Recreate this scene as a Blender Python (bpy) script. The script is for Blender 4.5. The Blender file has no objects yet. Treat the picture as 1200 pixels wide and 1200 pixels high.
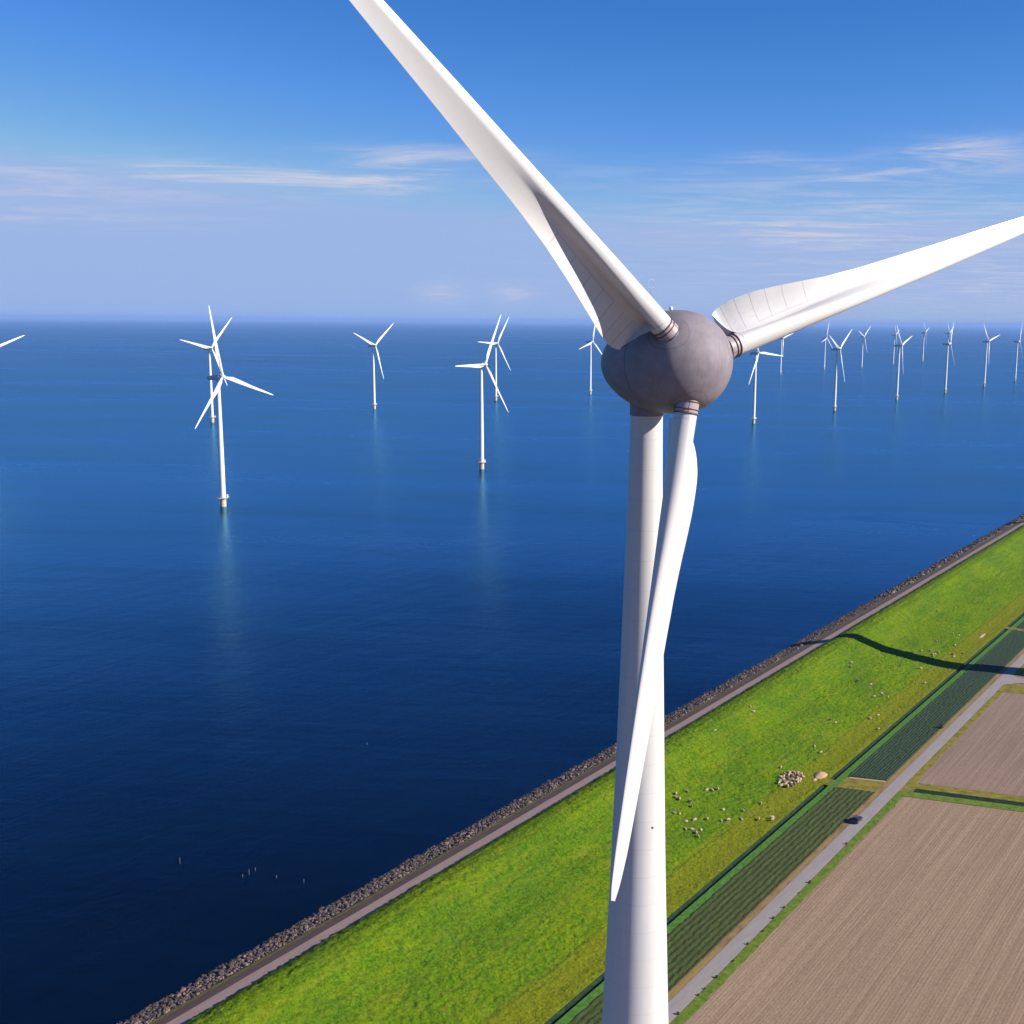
import bpy, bmesh, math, random
from mathutils import Vector, Matrix, noise
R = math.radians
scene = bpy.context.scene
col = scene.collection
rnd = random.Random(7)

# ------------------------------------------------------------------ helpers
def tag(o, label=None, cat=None, group=None, kind=None):
    if label: o['label'] = label
    if cat: o['category'] = cat
    if group: o['group'] = group
    if kind: o['kind'] = kind
    return o

def empty(name, loc, rz=0.0):
    o = bpy.data.objects.new(name, None)
    o.empty_display_size = 2.0
    o.location = loc
    o.rotation_euler = (0, 0, rz)
    col.objects.link(o)
    return o

def mesh_obj(name, verts, faces, mat, parent=None, smooth=None, mats=None, fmat=None):
    me = bpy.data.meshes.new(name)
    me.from_pydata([tuple(v) for v in verts], [], faces)
    for m in (mats or [mat]):
        me.materials.append(m)
    if fmat:
        me.polygons.foreach_set('material_index', fmat)
    me.update()
    if smooth is not None:
        me.polygons.foreach_set('use_smooth', [True] * len(me.polygons))
        if smooth < 180:
            me.set_sharp_from_angle(angle=R(smooth))
    o = bpy.data.objects.new(name, me)
    col.objects.link(o)
    if parent: o.parent = parent
    return o

def copy_tree(o, parent=None):
    c = o.copy(); col.objects.link(c)
    c.parent = parent
    for ch in list(o.children):
        copy_tree(ch, c)
    return c

class G:
    """collects shapes into one mesh"""
    def __init__(s): s.v = []; s.f = []
    def add(s, vs, fs):
        n = len(s.v); s.v += [Vector(q) for q in vs]; s.f += [tuple(i + n for i in f) for f in fs]
    def box(s, c, d, m=None):
        x, y, z = (q / 2 for q in d)
        vs = [Vector((sx * x, sy * y, sz * z)) for sx in (-1, 1) for sy in (-1, 1) for sz in (-1, 1)]
        if m: vs = [m @ q for q in vs]
        s.add([q + Vector(c) for q in vs], [(0, 1, 3, 2), (4, 6, 7, 5), (0, 4, 5, 1), (2, 3, 7, 6), (0, 2, 6, 4), (1, 5, 7, 3)])
    def lathe(s, prof, n=24, m=None, cap=True):
        """prof: (axial z, radius)"""
        vs = []; fs = []
        for z, r in prof:
            for k in range(n):
                a = 2 * math.pi * k / n
                vs.append(Vector((r * math.cos(a), r * math.sin(a), z)))
        for i in range(len(prof) - 1):
            for k in range(n):
                k2 = (k + 1) % n
                fs.append((i * n + k, i * n + k2, (i + 1) * n + k2, (i + 1) * n + k))
        if cap:
            fs.append(tuple(reversed(range(n)))); fs.append(tuple((len(prof) - 1) * n + k for k in range(n)))
        if m: vs = [m @ q for q in vs]
        s.add(vs, fs)
    def tube(s, a, b, r, r2=None, n=8):
        a = Vector(a); b = Vector(b); d = b - a
        m = Matrix.Translation(a) @ d.to_track_quat('Z', 'Y').to_matrix().to_4x4()
        s.lathe([(0, r), (d.length, r if r2 is None else r2)], n, m)
    def torus(s, R_, r, n=32, k=6, m=None):
        vs = []; fs = []
        for i in range(n):
            a = 2 * math.pi * i / n
            for j in range(k):
                b = 2 * math.pi * j / k
                vs.append(Vector(((R_ + r * math.cos(b)) * math.cos(a), (R_ + r * math.cos(b)) * math.sin(a), r * math.sin(b))))
        for i in range(n):
            for j in range(k):
                fs.append((i * k + j, ((i + 1) % n) * k + j, ((i + 1) % n) * k + (j + 1) % k, i * k + (j + 1) % k))
        if m: vs = [m @ q for q in vs]
        s.add(vs, fs)
    def build(s, name, mat, parent=None, smooth=None):
        return mesh_obj(name, s.v, s.f, mat, parent, smooth)

def lerp_table(tab, t):
    if t <= tab[0][0]: return tab[0][1]
    for (a, x), (b, y) in zip(tab, tab[1:]):
        if t <= b: return x + (y - x) * (t - a) / (b - a)
    return tab[-1][1]

def smooth_table(tab, t, h=1.2):
    return sum(lerp_table(tab, t + d * h) for d in (-1, -.5, 0, .5, 1)) / 5

# ------------------------------------------------------------------ materials
class NT:
    def __init__(s, name):
        s.m = bpy.data.materials.new(name); s.m.use_nodes = True
        s.t = s.m.node_tree; s.n = s.t.nodes; s.l = s.t.links
        s.b = s.n['Principled BSDF']
    def node(s, typ, **kw):
        n = s.n.new(typ)
        for k, v in kw.items():
            if k.startswith('i_'):
                key = k[2:]
                n.inputs[int(key) if key.isdigit() else key.replace('_', ' ')].default_value = v
            else: setattr(n, k, v)
        return n
    def link(s, a, b): s.l.new(a, b)
    def coord(s, scale=(1, 1, 1), loc=(0, 0, 0)):
        c = s.node('ShaderNodeTexCoord'); mp = s.node('ShaderNodeMapping')
        mp.inputs['Scale'].default_value = scale; mp.inputs['Location'].default_value = loc
        s.link(c.outputs['Object'], mp.inputs['Vector'])
        return mp.outputs['Vector']
    def noise(s, scale, detail=4, rough=.55, vec=None, dist=0.0):
        n = s.node('ShaderNodeTexNoise'); n.inputs['Scale'].default_value = scale
        n.inputs['Detail'].default_value = detail; n.inputs['Roughness'].default_value = rough
        n.inputs['Distortion'].default_value = dist
        if vec is not None: s.link(vec, n.inputs['Vector'])
        return n.outputs['Fac']
    def ramp(s, fac, stops):
        r = s.node('ShaderNodeValToRGB'); e = r.color_ramp.elements
        while len(e) < len(stops): e.new(.5)
        for el, (p, c) in zip(e, stops):
            el.position = p; el.color = (c[0], c[1], c[2], 1) if len(c) == 3 else c
        s.link(fac, r.inputs['Fac']); return r.outputs['Color']
    def mix(s, fac, a, b, mode='MIX'):
        n = s.node('ShaderNodeMix', data_type='RGBA', blend_type=mode)
        for key, val in ((0, fac), (6, a), (7, b)):
            if hasattr(val, 'is_linked'): s.link(val, n.inputs[key])
            elif key == 0: n.inputs[0].default_value = val
            else: n.inputs[key].default_value = (*val[:3], 1)
        return n.outputs[2]
    def math(s, op, a, b=None, c=None, clamp=False):
        n = s.node('ShaderNodeMath', operation=op, use_clamp=clamp)
        for i, v in enumerate((a, b, c)):
            if v is None: continue
            if hasattr(v, 'is_linked'): s.link(v, n.inputs[i])
            else: n.inputs[i].default_value = v
        return n.outputs[0]
    def bump(s, h, strength=.5, dist=.1):
        b = s.node('ShaderNodeBump'); b.inputs['Strength'].default_value = strength
        b.inputs['Distance'].default_value = dist
        s.link(h, b.inputs['Height']); s.link(b.outputs['Normal'], s.b.inputs['Normal'])
    def set(s, **kw):
        for k, v in kw.items():
            k = k.replace('_', ' ')
            if hasattr(v, 'is_linked'): s.link(v, s.b.inputs[k])
            else: s.b.inputs[k].default_value = (*v, 1) if isinstance(v, tuple) and len(v) == 3 else v
        return s.m

def plain(name, c, rough=.6, var=.12, scale=3.0, metallic=0.0):
    t = NT(name)
    n = t.noise(scale, 4, .6, t.coord())
    d = tuple(x * (1 - var) for x in c); u = tuple(min(1, x * (1 + var)) for x in c)
    return t.set(Base_Color=t.ramp(n, [(.3, d), (.7, u)]), Roughness=rough, Metallic=metallic)

def sep(t, vec):
    s_ = t.node('ShaderNodeSeparateXYZ'); t.link(vec, s_.inputs[0]); return s_.outputs

def band(t, val, centre, half):
    d = t.math('ABSOLUTE', t.math('SUBTRACT', val, centre))
    return t.math('LESS_THAN', d, half)

WHITE = (.78, .775, .77)
def tower_material():
    t = NT('tower_paint')
    v = t.coord(); x, y, z = sep(t, v)
    n1 = t.noise(.5, 5, .6, t.coord((1.5, 1.5, .12)))
    c = t.ramp(n1, [(.3, (.475, .47, .465)), (.7, (.525, .52, .515))])
    ro = t.noise(1.3, 6, .7, t.coord((2.2, 2.2, .035)))
    c = t.mix(t.math('MULTIPLY', t.math('SUBTRACT', ro, .56, clamp=True), 1.1, clamp=True), c, (.33, .32, .31))
    fr = t.math('FRACT', t.math('DIVIDE', z, 3.82))
    ring = t.math('LESS_THAN', fr, .022)
    c = t.mix(t.math('MULTIPLY', ring, .28), c, (.27, .27, .29))
    # some ring segments a touch greyer
    seg = t.node('ShaderNodeTexWhiteNoise', noise_dimensions='1D')
    t.link(t.math('FLOOR', t.math('DIVIDE', z, 3.82)), seg.inputs['W'])
    c = t.mix(t.math('MULTIPLY', seg.outputs['Value'], .10), c, (.45, .45, .48))
    return t.set(Base_Color=c, Roughness=.55, Specular_IOR_Level=.15)

def blade_material():
    t = NT('blade_gelcoat')
    v = t.coord(); x, y, z = sep(t, v)
    n1 = t.noise(.35, 5, .6, t.coord((1, 1, .25)))
    c = t.ramp(n1, [(.3, (.48, .475, .475)), (.7, (.53, .525, .52))])
    total = None
    for zz in (8.3, 10.0, 11.9, 13.9, 16.2, 19.2, 22.6):
        b = band(t, z, zz, .055)
        total = b if total is None else t.math('MAXIMUM', total, b)
    attr = t.node('ShaderNodeAttribute', attribute_name='panel')
    pan = attr.outputs['Fac']
    total = t.math('MULTIPLY', total, t.math('GREATER_THAN', pan, .30))
    edge = t.math('MULTIPLY', band(t, pan, .30, .035), t.math('LESS_THAN', z, 25.5))
    edge = t.math('MULTIPLY', edge, t.math('GREATER_THAN', z, 12.0))
    c = t.mix(t.math('MULTIPLY', total, .48), c, (.17, .16, .18))
    c = t.mix(t.math('MULTIPLY', edge, .25), c, (.23, .23, .25))
    st = t.noise(1.2, 6, .7, t.coord((1.6, 1.6, .1)))
    c = t.mix(t.math('MULTIPLY', t.math('GREATER_THAN', st, .62), .07), c, (.4, .38, .36))
    oil = t.noise(2.4, 5, .65, t.coord((2.5, 2.5, .10), (0, 3, 0)))
    near = t.node('ShaderNodeMapRange'); near.inputs[1].default_value = 17.0; near.inputs[2].default_value = 6.0; t.link(z, near.inputs[0])
    c = t.mix(t.math('MULTIPLY', t.math('MULTIPLY', t.math('SUBTRACT', oil, .50, clamp=True), 2.2, clamp=True), near.outputs[0]), c, (.27, .245, .22))
    return t.set(Base_Color=c, Roughness=.38)

def nacelle_material(dirs=None, name='nacelle_paint'):
    t = NT(name)
    v = t.coord()
    n1 = t.noise(.45, 6, .62, t.coord((1, .6, 1)))
    n2 = t.noise(2.2, 6, .7, t.coord((1.2, .35, 1.2)))
    c = t.ramp(n1, [(.28, (.155, .138, .158)), (.72, (.235, .206, .234))])
    c = t.mix(t.math('MULTIPLY', t.math('SUBTRACT', n2, .42, clamp=True), .8, clamp=True), c, (.15, .125, .135))
    stv = t.noise(1.6, 5, .65, t.coord((2.6, 2.6, .22), (5, 1, 0)), .3)
    c = t.mix(t.math('MULTIPLY', t.math('SUBTRACT', stv, .50, clamp=True), 1.6, clamp=True), c, (.105, .092, .105))
    c = t.mix(t.math('MULTIPLY', t.math('SUBTRACT', .40, stv, clamp=True), 1.2, clamp=True), c, (.33, .29, .32))
    if dirs:
        tot = None
        for d in dirs:
            cr = t.node('ShaderNodeVectorMath', operation='CROSS_PRODUCT'); t.link(v, cr.inputs[0]); cr.inputs[1].default_value = d
            ln = t.node('ShaderNodeVectorMath', operation='LENGTH'); t.link(cr.outputs[0], ln.inputs[0])
            dt = t.node('ShaderNodeVectorMath', operation='DOT_PRODUCT'); t.link(v, dt.inputs[0]); dt.inputs[1].default_value = d
            b = t.math('MULTIPLY', band(t, ln.outputs['Value'], 2.25, .05), t.math('GREATER_THAN', dt.outputs['Value'], 0))
            tot = b if tot is None else t.math('MAXIMUM', tot, b)
        c = t.mix(t.math('MULTIPLY', tot, .32), c, (.08, .06, .07))
    return t.set(Base_Color=c, Roughness=.62, Specular_IOR_Level=.25)

M = {}
M['tower'] = tower_material()
M['blade'] = blade_material()
M['nacelle'] = nacelle_material()
M['collar'] = plain('collar_paint', (.30, .25, .26), .45, .1, 2.0)
M['collar_ring'] = plain('collar_ring', (.10, .06, .07), .5, .2, 4.0)
M['galv'] = plain('galvanised_steel', (.5, .5, .52), .4, .1, 5.0, .6)
M['sea_white'] = plain('offshore_white', (.64, .64, .635), .38, .05, .2)
M['sea_grey'] = plain('offshore_nacelle', (.45, .46, .48), .45, .06, .3)
M['yellow'] = plain('yellow_steel', (.50, .39, .27), .5, .12, .6)
M['red_lamp'] = plain('red_glass', (.35, .02, .02), .2, .1, 4)

# ------------------------------------------------------------------ blade geometry
def blade_mesh(name, k, tabs, mat, zs, panel_root):
    """span along +Z, chord to trailing edge +X, upwind +Y ; tabs in metres"""
    LE, TE, TH, TW = tabs
    NC = 41
    fr = [(.35 * (i / (NC - 1)) + .65 * 0.5 * (1 - math.cos(math.pi * i / (NC - 1)))) for i in range(NC)]
    verts = []; faces = []; pan = []
    for z in zs:
        le = smooth_table(LE, z, .3); th = smooth_table(TH, z, .5); tw = R(smooth_table(TW, z, .8))
        tube = min(le, th)
        te = tube if z < panel_root else lerp_table(TE, z)
        w = max(0.0, min(1.0, (33.0 * k - z) / (21.0 * k))) if z >= panel_root else 1.0   # 1 = tube with plate, 0 = aerofoil
        w = w * w * (3 - 2 * w)
        top = []; bot = []
        for s in fr:
            x = -le + (le + te) * s
            # tube profile
            ht = math.sqrt(max(0, 1 - (x / le) ** 2)) * th if x < 0 else math.sqrt(max(0, 1 - (x / th) ** 2)) * th
            pl = (.20 * k * max(0, 1 - max(x, 0) / te) ** .8 + .03 * k) if te > tube * 1.05 and x > 0 else 0.0
            hr = max(ht, pl) if pl == 0 else (ht ** 3 + pl ** 3) ** (1 / 3)
            ho = (math.sqrt(max(0, 1 - (x / le) ** 2)) if x < 0 else max(0.0, 1 - x / te) ** 1.15 * (1 + .35 * x / te)) * th + .012 * k * (0 if s in (0, 1) else 1)
            ku = 1 - .38 * (1 - w); kl = 1 + .05 * (1 - w)
            h = w * hr + (1 - w) * ho
            cam = 0.0
            if x > 0 and te > tube * 1.05:
                q = x / te
                g0 = min(1, x / (1.15 * th)); g0 = g0 * g0 * (3 - 2 * g0)
                cam = w * (-.85 * th * g0 + (1.85 * th * ((x - 1.15 * th) / max(.1, te - 1.15 * th)) ** 1.5 if x > 1.15 * th else 0)) - (1 - w) * .10 * th * math.sin(math.pi * q)
            zz = z
            if z > 0.93 * zs[-1]: zz += max(0, x) * .35 * (z / zs[-1] - .93) / .07
            top.append((x, cam + h * ku, zz, s, te, tube)); bot.append((x, cam - h * kl, zz, s, te, tube))
        ring = top + bot[-2:0:-1]
        ct, st = math.cos(tw), math.sin(tw)
        for x, y, zz, s, te_, tu in ring:
            # TE swings downwind (-Y) with twist
            verts.append((x * ct + y * st, -x * st + y * ct, zz))
            pan.append(max(0.0, x - tu * .75) / max(.01, te_ - tu * .75) if te_ > tu * 1.05 else 0.0)
    n = 2 * NC - 2
    for i in range(len(zs) - 1):
        for j in range(n):
            j2 = (j + 1) % n
            faces.append((i * n + j, i * n + j2, (i + 1) * n + j2, (i + 1) * n + j))
    faces.append(tuple(reversed(range(n)))); faces.append(tuple((len(zs) - 1) * n + j for j in range(n)))
    me = bpy.data.meshes.new(name)
    me.from_pydata(verts, [], faces)
    me.materials.append(mat)
    at = me.attributes.new('panel', 'FLOAT', 'POINT')
    at.data.foreach_set('value', pan)
    me.polygons.foreach_set('use_smooth', [True] * len(me.polygons))
    me.update(); me.set_sharp_from_angle(angle=R(40))
    bm = bmesh.new(); bm.from_mesh(me); bmesh.ops.recalc_face_normals(bm, faces=bm.faces); bm.to_mesh(me); bm.free()
    return me

def rotor_frame(tilt):
    n = Vector((0, -math.cos(tilt), math.sin(tilt))); h = Vector((1, 0, 0)); w = n.cross(h)
    return n, h, w

def blade_matrix(hub, tilt, alpha, cone, pitch=0.0):
    n, h, w = rotor_frame(tilt)
    d0 = math.cos(alpha) * h + math.sin(alpha) * w
    d = (math.cos(cone) * d0 + math.sin(cone) * n).normalized()
    c = (-math.sin(alpha) * h + math.cos(alpha) * w)
    y = d.cross(c).normalized()
    m = Matrix((c, y, d)).transposed().to_4x4()
    return Matrix.Translation(hub) @ m @ Matrix.Rotation(-pitch, 4, 'Z')

# ------------------------------------------------------------------ the large inland turbine
HUBZ = 133.455 + 2.5
OVER = 9.75
TILT = R(2.7); CONE = R(1.73); YAW = R(29.57)
def make_big(loc, yaw, phases, pitches):
    root = empty('wind_turbine', loc, yaw)
    # tower : tapered concrete / steel tube
    prof = [(0, 7.0), (6, 6.7), (20, 5.75), (45, 4.58), (70, 3.60), (95, 2.85), (115, 2.3), (HUBZ - 6.9, 1.98)]
    pp = []
    for i in range(64):
        z = (HUBZ - 6.9) * i / 63
        pp.append((z, smooth_table(prof, z, 5)))
    g = G(); g.lathe(pp, 72)
    g.build('tower', M['tower'], root, 40)
    g = G(); g.lathe([(HUBZ - 6.98, 1.0), (HUBZ - 6.98, 2.08), (HUBZ - 6.7, 2.12), (HUBZ - 4.6, 2.12), (HUBZ - 4.0, 2.9), (HUBZ - 2.4, 3.4)], 64)
    g.build('yaw_collar', M['nacelle'], root, 35)
    hub = Vector((0, -OVER, HUBZ))
    n, h, w = rotor_frame(TILT)
    # nacelle axis frame : local Z = n
    P = [(3.5, .02), (3.42, .8), (3.2, 1.75), (2.65, 3.05), (1.6, 4.5), (.2, 5.4), (-1.5, 5.95), (-3.4, 6.15), (-5.42, 6.12)]
    Pb = [(-5.56, 6.10), (-7.2, 5.98), (-9.5, 5.62), (-11.6, 5.05), (-13.5, 4.32), (-15.3, 3.45), (-16.7, 2.45), (-17.7, 1.4), (-18.15, .5), (-18.2, .02)]
    def dense(p, k=6):
        out = []
        for i in range(len(p) - 1):
            p0 = p[max(i - 1, 0)]; p1 = p[i]; p2 = p[i + 1]; p3 = p[min(i + 2, len(p) - 1)]
            for q in range(k):
                t = q / k
                out.append(tuple(.5 * ((2 * b) + (-a + c) * t + (2 * a - 5 * b + 4 * c - d) * t * t + (-a + 3 * b - 3 * c + d) * t ** 3) for a, b, c, d in zip(p0, p1, p2, p3)))
        out.append(p[-1]); return out
    dirs = []
    for a in phases:
        d0 = math.cos(a) * h + math.sin(a) * w
        dirs.append(math.cos(CONE) * d0 + math.sin(CONE) * n)
    spin_mat = nacelle_material([tuple(d) for d in dirs], 'spinner_paint')
    def revolve(prof, close):
        g = G(); vs = []; N = 96
        m = Matrix((h, w, n)).transposed()     # columns h, w, n  (h x w = n * +-1)
        pr = list(reversed(prof))
        if close == 'rear': pr = [(pr[0][0], .3), (pr[0][0], pr[0][1] - .12)] + pr
        else: pr = pr + [(pr[-1][0], pr[-1][1] - .12), (pr[-1][0], .3)]
        g.lathe(pr, N, m.to_4x4())
        return g
    sp = revolve(dense(P), 'rear').build('spinner', spin_mat, root, 40); sp.location = hub
    nc = revolve(dense(Pb), 'front').build('nacelle', M['nacelle'], root, 40); nc.location = hub
    for o in (sp, nc):
        bm = bmesh.new(); bm.from_mesh(o.data); bmesh.ops.recalc_face_normals(bm, faces=bm.faces); bm.to_mesh(o.data); bm.free()
    # lightning / anemometer mast on the nacelle roof
    def top(s, r): return hub + n * s + w * r
    g = G(); b = top(-9.0, 5.5)
    g.tube(b, b + Vector((0, 0, 3.6)), .045)
    g.torus(.55, .028, 20, 6, Matrix.Translation(b + Vector((0, 0, 4.1))) @ Matrix.Rotation(R(90), 4, 'X'))
    g.build('wind_mast', M['galv'], root, 40)
    g = G(); b = top(-4.6, 6.0); g.lathe([(0, .16), (.2, .16), (.24, .22), (.5, .22), (.62, .12), (.64, .02)], 16, Matrix.Translation(b))
    g.build('warning_light', M['sea_white'], root, 40)
    g = G(); b = Vector((-.9, -4.55, 76.2)); g.box(b, (.22, .2, .22)); g.build('tower_lamp', M['collar_ring'], root)
    for a, p in zip(phases, pitches):
        bo = bpy.data.objects.new('blade', BIG_BLADE); col.objects.link(bo); bo.parent = root
        bo.matrix_local = blade_matrix(hub, TILT, a, CONE, p)
        g = G()
        g.lathe([(4.2, 1.42), (6.0, 1.36), (6.0, 1.2)], 40)
        c_ = g.build('root_collar', M['collar'], bo, 40)
        g = G()
        g.torus(1.40, .075, 44, 6, Matrix.Translation((0, 0, 5.62))); g.torus(1.40, .085, 44, 6, Matrix.Translation((0, 0, 6.12)))
        g.torus(1.47, .05, 44, 6, Matrix.Translation((0, 0, 4.75)))
        for q in (0.4, 2.0, 3.6, 5.2):
            g.tube((1.385 * math.cos(q), 1.385 * math.sin(q), 4.8), (1.37 * math.cos(q), 1.37 * math.sin(q), 6.1), .035)
        g.build('collar_ring', M['collar_ring'], bo, 40)
    return root

LE = [(6, 1.34), (13, 1.32), (20, 1.25), (30, 1.15), (40, 1.05), (50, .9), (58, .72), (62, .5), (63.5, .22)]
TE = [(6.9, 5.35), (7.6, 5.75), (8.6, 5.8), (10, 5.65), (13, 5.15), (18, 4.35), (23, 3.65), (28, 3.2), (34, 2.85), (40, 2.45), (50, 1.9), (58, 1.4), (61.5, .95), (63.5, .45)]
TH = [(6, 1.34), (12, 1.3), (20, 1.1), (30, .8), (40, .55), (50, .36), (58, .22), (63.5, .08)]
TW = [(6, 65), (7.5, 61), (8.5, 56), (10, 49), (13, 41), (18, 33), (23, 27), (30, 20), (45, 16), (63.5, 12)]
zs = [6.05, 6.5, 6.86, 6.9] + [6.95 + .25 * i for i in range(0, 12)] + [10.2 + .6 * i for i in range(34)] + [31 + 1.3 * i for i in range(24)] + [62, 62.6, 63.1, 63.5]
BIG_BLADE = blade_mesh('blade', 1.0, (LE, TE, TH, TW), M['blade'], sorted(set(zs)), 6.88)

def hub_base(hx, hy, yaw):
    return (hx - OVER * math.sin(yaw), hy + OVER * math.cos(yaw), -2.5)

AL = R(18.11)
main = make_big(hub_base(14.084, 134.616, YAW), YAW, [AL, AL + R(120), AL + R(240)], [0, R(-9), 0])
tag(main, 'huge close-up white wind turbine with grey egg-shaped nacelle standing on the dike', 'wind turbine', 'land turbines along the dike')

def copy_big(loc, yaw, alpha):
    r_ = copy_tree(main)
    r_.location = loc; r_.rotation_euler = (0, 0, yaw)
    k = 0
    hub = Vector((0, -OVER, HUBZ))
    for ch in r_.children:
        if ch.name.startswith('blade'):
            ch.matrix_local = blade_matrix(hub, TILT, alpha + k * R(120), CONE); k += 1
    return r_

# ------------------------------------------------------------------ land frame : u along the dike, v inland
DIKE = R(33.99)
LROT = R(90) - DIKE
def W(u, v, z=0.0):
    return Vector((u * math.sin(DIKE) + v * math.cos(DIKE), u * math.cos(DIKE) - v * math.sin(DIKE), z))
t2 = copy_big(W(489, -68, -2.5), R(33), R(2))
tag(t2, 'land wind turbine just beyond the right edge whose shadow crosses the green dike', 'wind turbine')
t3 = copy_big(W(860, -68, -2.5), R(33), R(4))
tag(t3, 'land wind turbine farther along the dike whose shadow reaches the track at the far right', 'wind turbine')

PROF = [(-230, -12), (-189, -.15), (-181.5, 2.2), (-177.8, 3.0), (-173.3, 3.95), (-172.1, 4.75), (-168.9, 6.35), (-165.7, 6.98), (-162.4, 6.62), (-157.8, 4.6),
        (-151, 2.1), (-141.3, .15), (-131.7, -1.62), (-126.4, -2.28), (-122.2, -2.42), (-121.7, -3.15), (-121.0, -3.15), (-120.4, -2.42), (-118.2, -2.5), (6000, -2.5)]
def pz(v): return lerp_table(PROF, v)

def const(c): return lambda v: c
def sheet(name, vs, us0, us1, nu, mat, zf=None, ulist=None, smooth=True):
    """strip of ground: grid over v values and u from us0(v) to us1(v)"""
    verts = []; faces = []
    ts = ulist or [i / nu for i in range(nu + 1)]
    for v in vs:
        a, b = us0(v), us1(v)
        for t in ts:
            u = a + (b - a) * t
            z = (zf(u, v) if zf else pz(v))
            verts.append((u, -v, z))
    m = len(ts)
    for i in range(len(vs) - 1):
        for j in range(m - 1):
            faces.append((i * m + j, (i + 1) * m + j, (i + 1) * m + j + 1, i * m + j + 1))
    o = mesh_obj(name, verts, faces, mat, None, 180 if smooth else None)
    o.rotation_euler = (0, 0, LROT)
    tag(o, kind='structure')
    return o

def frange(a, b, d):
    n = max(1, round((b - a) / d)); return [a + (b - a) * i / n for i in range(n + 1)]

def growing(near0, near1, step, far, g=1.06):
    us = frange(near0, near1, step); d = step
    while us[-1] < far:
        d *= g; us.append(us[-1] + d)
    us[-1] = far
    a, b = us[0], us[-1]
    return [(u - a) / (b - a) for u in us], a, b

# -------- land materials (object space: x = u along dike, y = -v)
def grass_material():
    t = NT('dike_grass'); v = t.coord(); x, y, z = sep(t, v)
    big = t.noise(.035, 4, .6, t.coord((1, 1.8, 1)))
    med = t.noise(.22, 5, .62, t.coord((1, 1.3, 1)), .4)
    fine = t.noise(1.5, 5, .68, v)
    streak = t.noise(.6, 4, .6, t.coord((.08, 1, 1)))
    c = t.ramp(fine, [(.28, (.020, .054, .002)), (.48, (.070, .146, .004)), (.75, (.135, .208, .007))])
    c2 = t.ramp(fine, [(.28, (.040, .080, .002)), (.5, (.104, .168, .004)), (.75, (.180, .230, .008))])
    c = t.mix(t.ramp(med, [(.38, (0, 0, 0)), (.62, (1, 1, 1))]), c, c2)
    dk = t.ramp(fine, [(.3, (.014, .052, .004)), (.7, (.055, .135, .010))])
    c = t.mix(t.ramp(big, [(.42, (0, 0, 0)), (.62, (.55, .55, .55))]), c, dk)
    # yellower mown strip along the toe (v from -131.5 to -123) with a faint wheel line
    toe = t.node('ShaderNodeMapRange', interpolation_type='SMOOTHSTEP'); toe.inputs[1].default_value = 133.5; toe.inputs[2].default_value = 129.5
    t.link(t.math('ADD', y, t.math('MULTIPLY', t.math('SUBTRACT', med, .5), 5.0)), toe.inputs[0])
    yel = t.ramp(fine, [(.3, (.080, .098, .004)), (.7, (.200, .190, .010))])
    c = t.mix(t.math('MULTIPLY', toe.outputs[0], .75), c, yel)
    tuft_shade = t.noise(1.05, 3, .6, t.coord((.8, 1.1, 1)), .8)
    c = t.mix(t.ramp(tuft_shade, [(.34, (.62, .62, .62)), (.47, (0, 0, 0))]), c, (.018, .050, .002))  # dark growth and shade in hollows between tufts, painted into the grass colour
    line = t.math('MULTIPLY', band(t, t.math('ADD', y, t.math('MULTIPLY', t.math('SUBTRACT', big, .5), 2.0)), 131.2, .30), .38)
    c = t.mix(line, c, (.035, .055, .008))
    path = t.math('ABSOLUTE', t.math('SUBTRACT', t.noise(.045, 3, .55, t.coord((.35, 2.4, 1), (7, 2, 0)), .6), .5))
    c = t.mix(t.ramp(path, [(0, (.30,) * 3), (.012, (0, 0, 0))]), c, (.15, .15, .02))
    # lighter crest
    cr = t.node('ShaderNodeMapRange', interpolation_type='SMOOTHSTEP'); cr.inputs[1].default_value = 160; cr.inputs[2].default_value = 168
    t.link(t.math('ADD', y, t.math('MULTIPLY', t.math('SUBTRACT', med, .5), 12.0)), cr.inputs[0])
    c = t.mix(t.math('MULTIPLY', cr.outputs[0], .5), c, c2)
    c = t.mix(t.math('MULTIPLY', t.math('SUBTRACT', streak, .45, clamp=True), 1.2, clamp=True), c, (.17, .18, .012))
    hb = t.math('ADD', t.math('MULTIPLY', fine, .6), t.noise(.7, 4, .6, v))
    t.bump(hb, .8, .6)
    return t.set(Base_Color=c, Roughness=.9, Specular_IOR_Level=.03)

def veg(name, a, b, c3, scale=1.0, stretch=(1, 1, 1), bump=.4):
    t = NT(name); v = t.coord(stretch)
    n = t.noise(scale, 5, .65, v); n2 = t.noise(scale * .17, 3, .5, v)
    c = t.ramp(n, [(.3, a), (.5, b), (.72, c3)])
    c = t.mix(t.math('MULTIPLY', t.math('SUBTRACT', n2, .5, clamp=True), 2.0, clamp=True), c, b)
    t.bump(n, bump, .4)
    return t.set(Base_Color=c, Roughness=.85, Specular_IOR_Level=.15)

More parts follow.
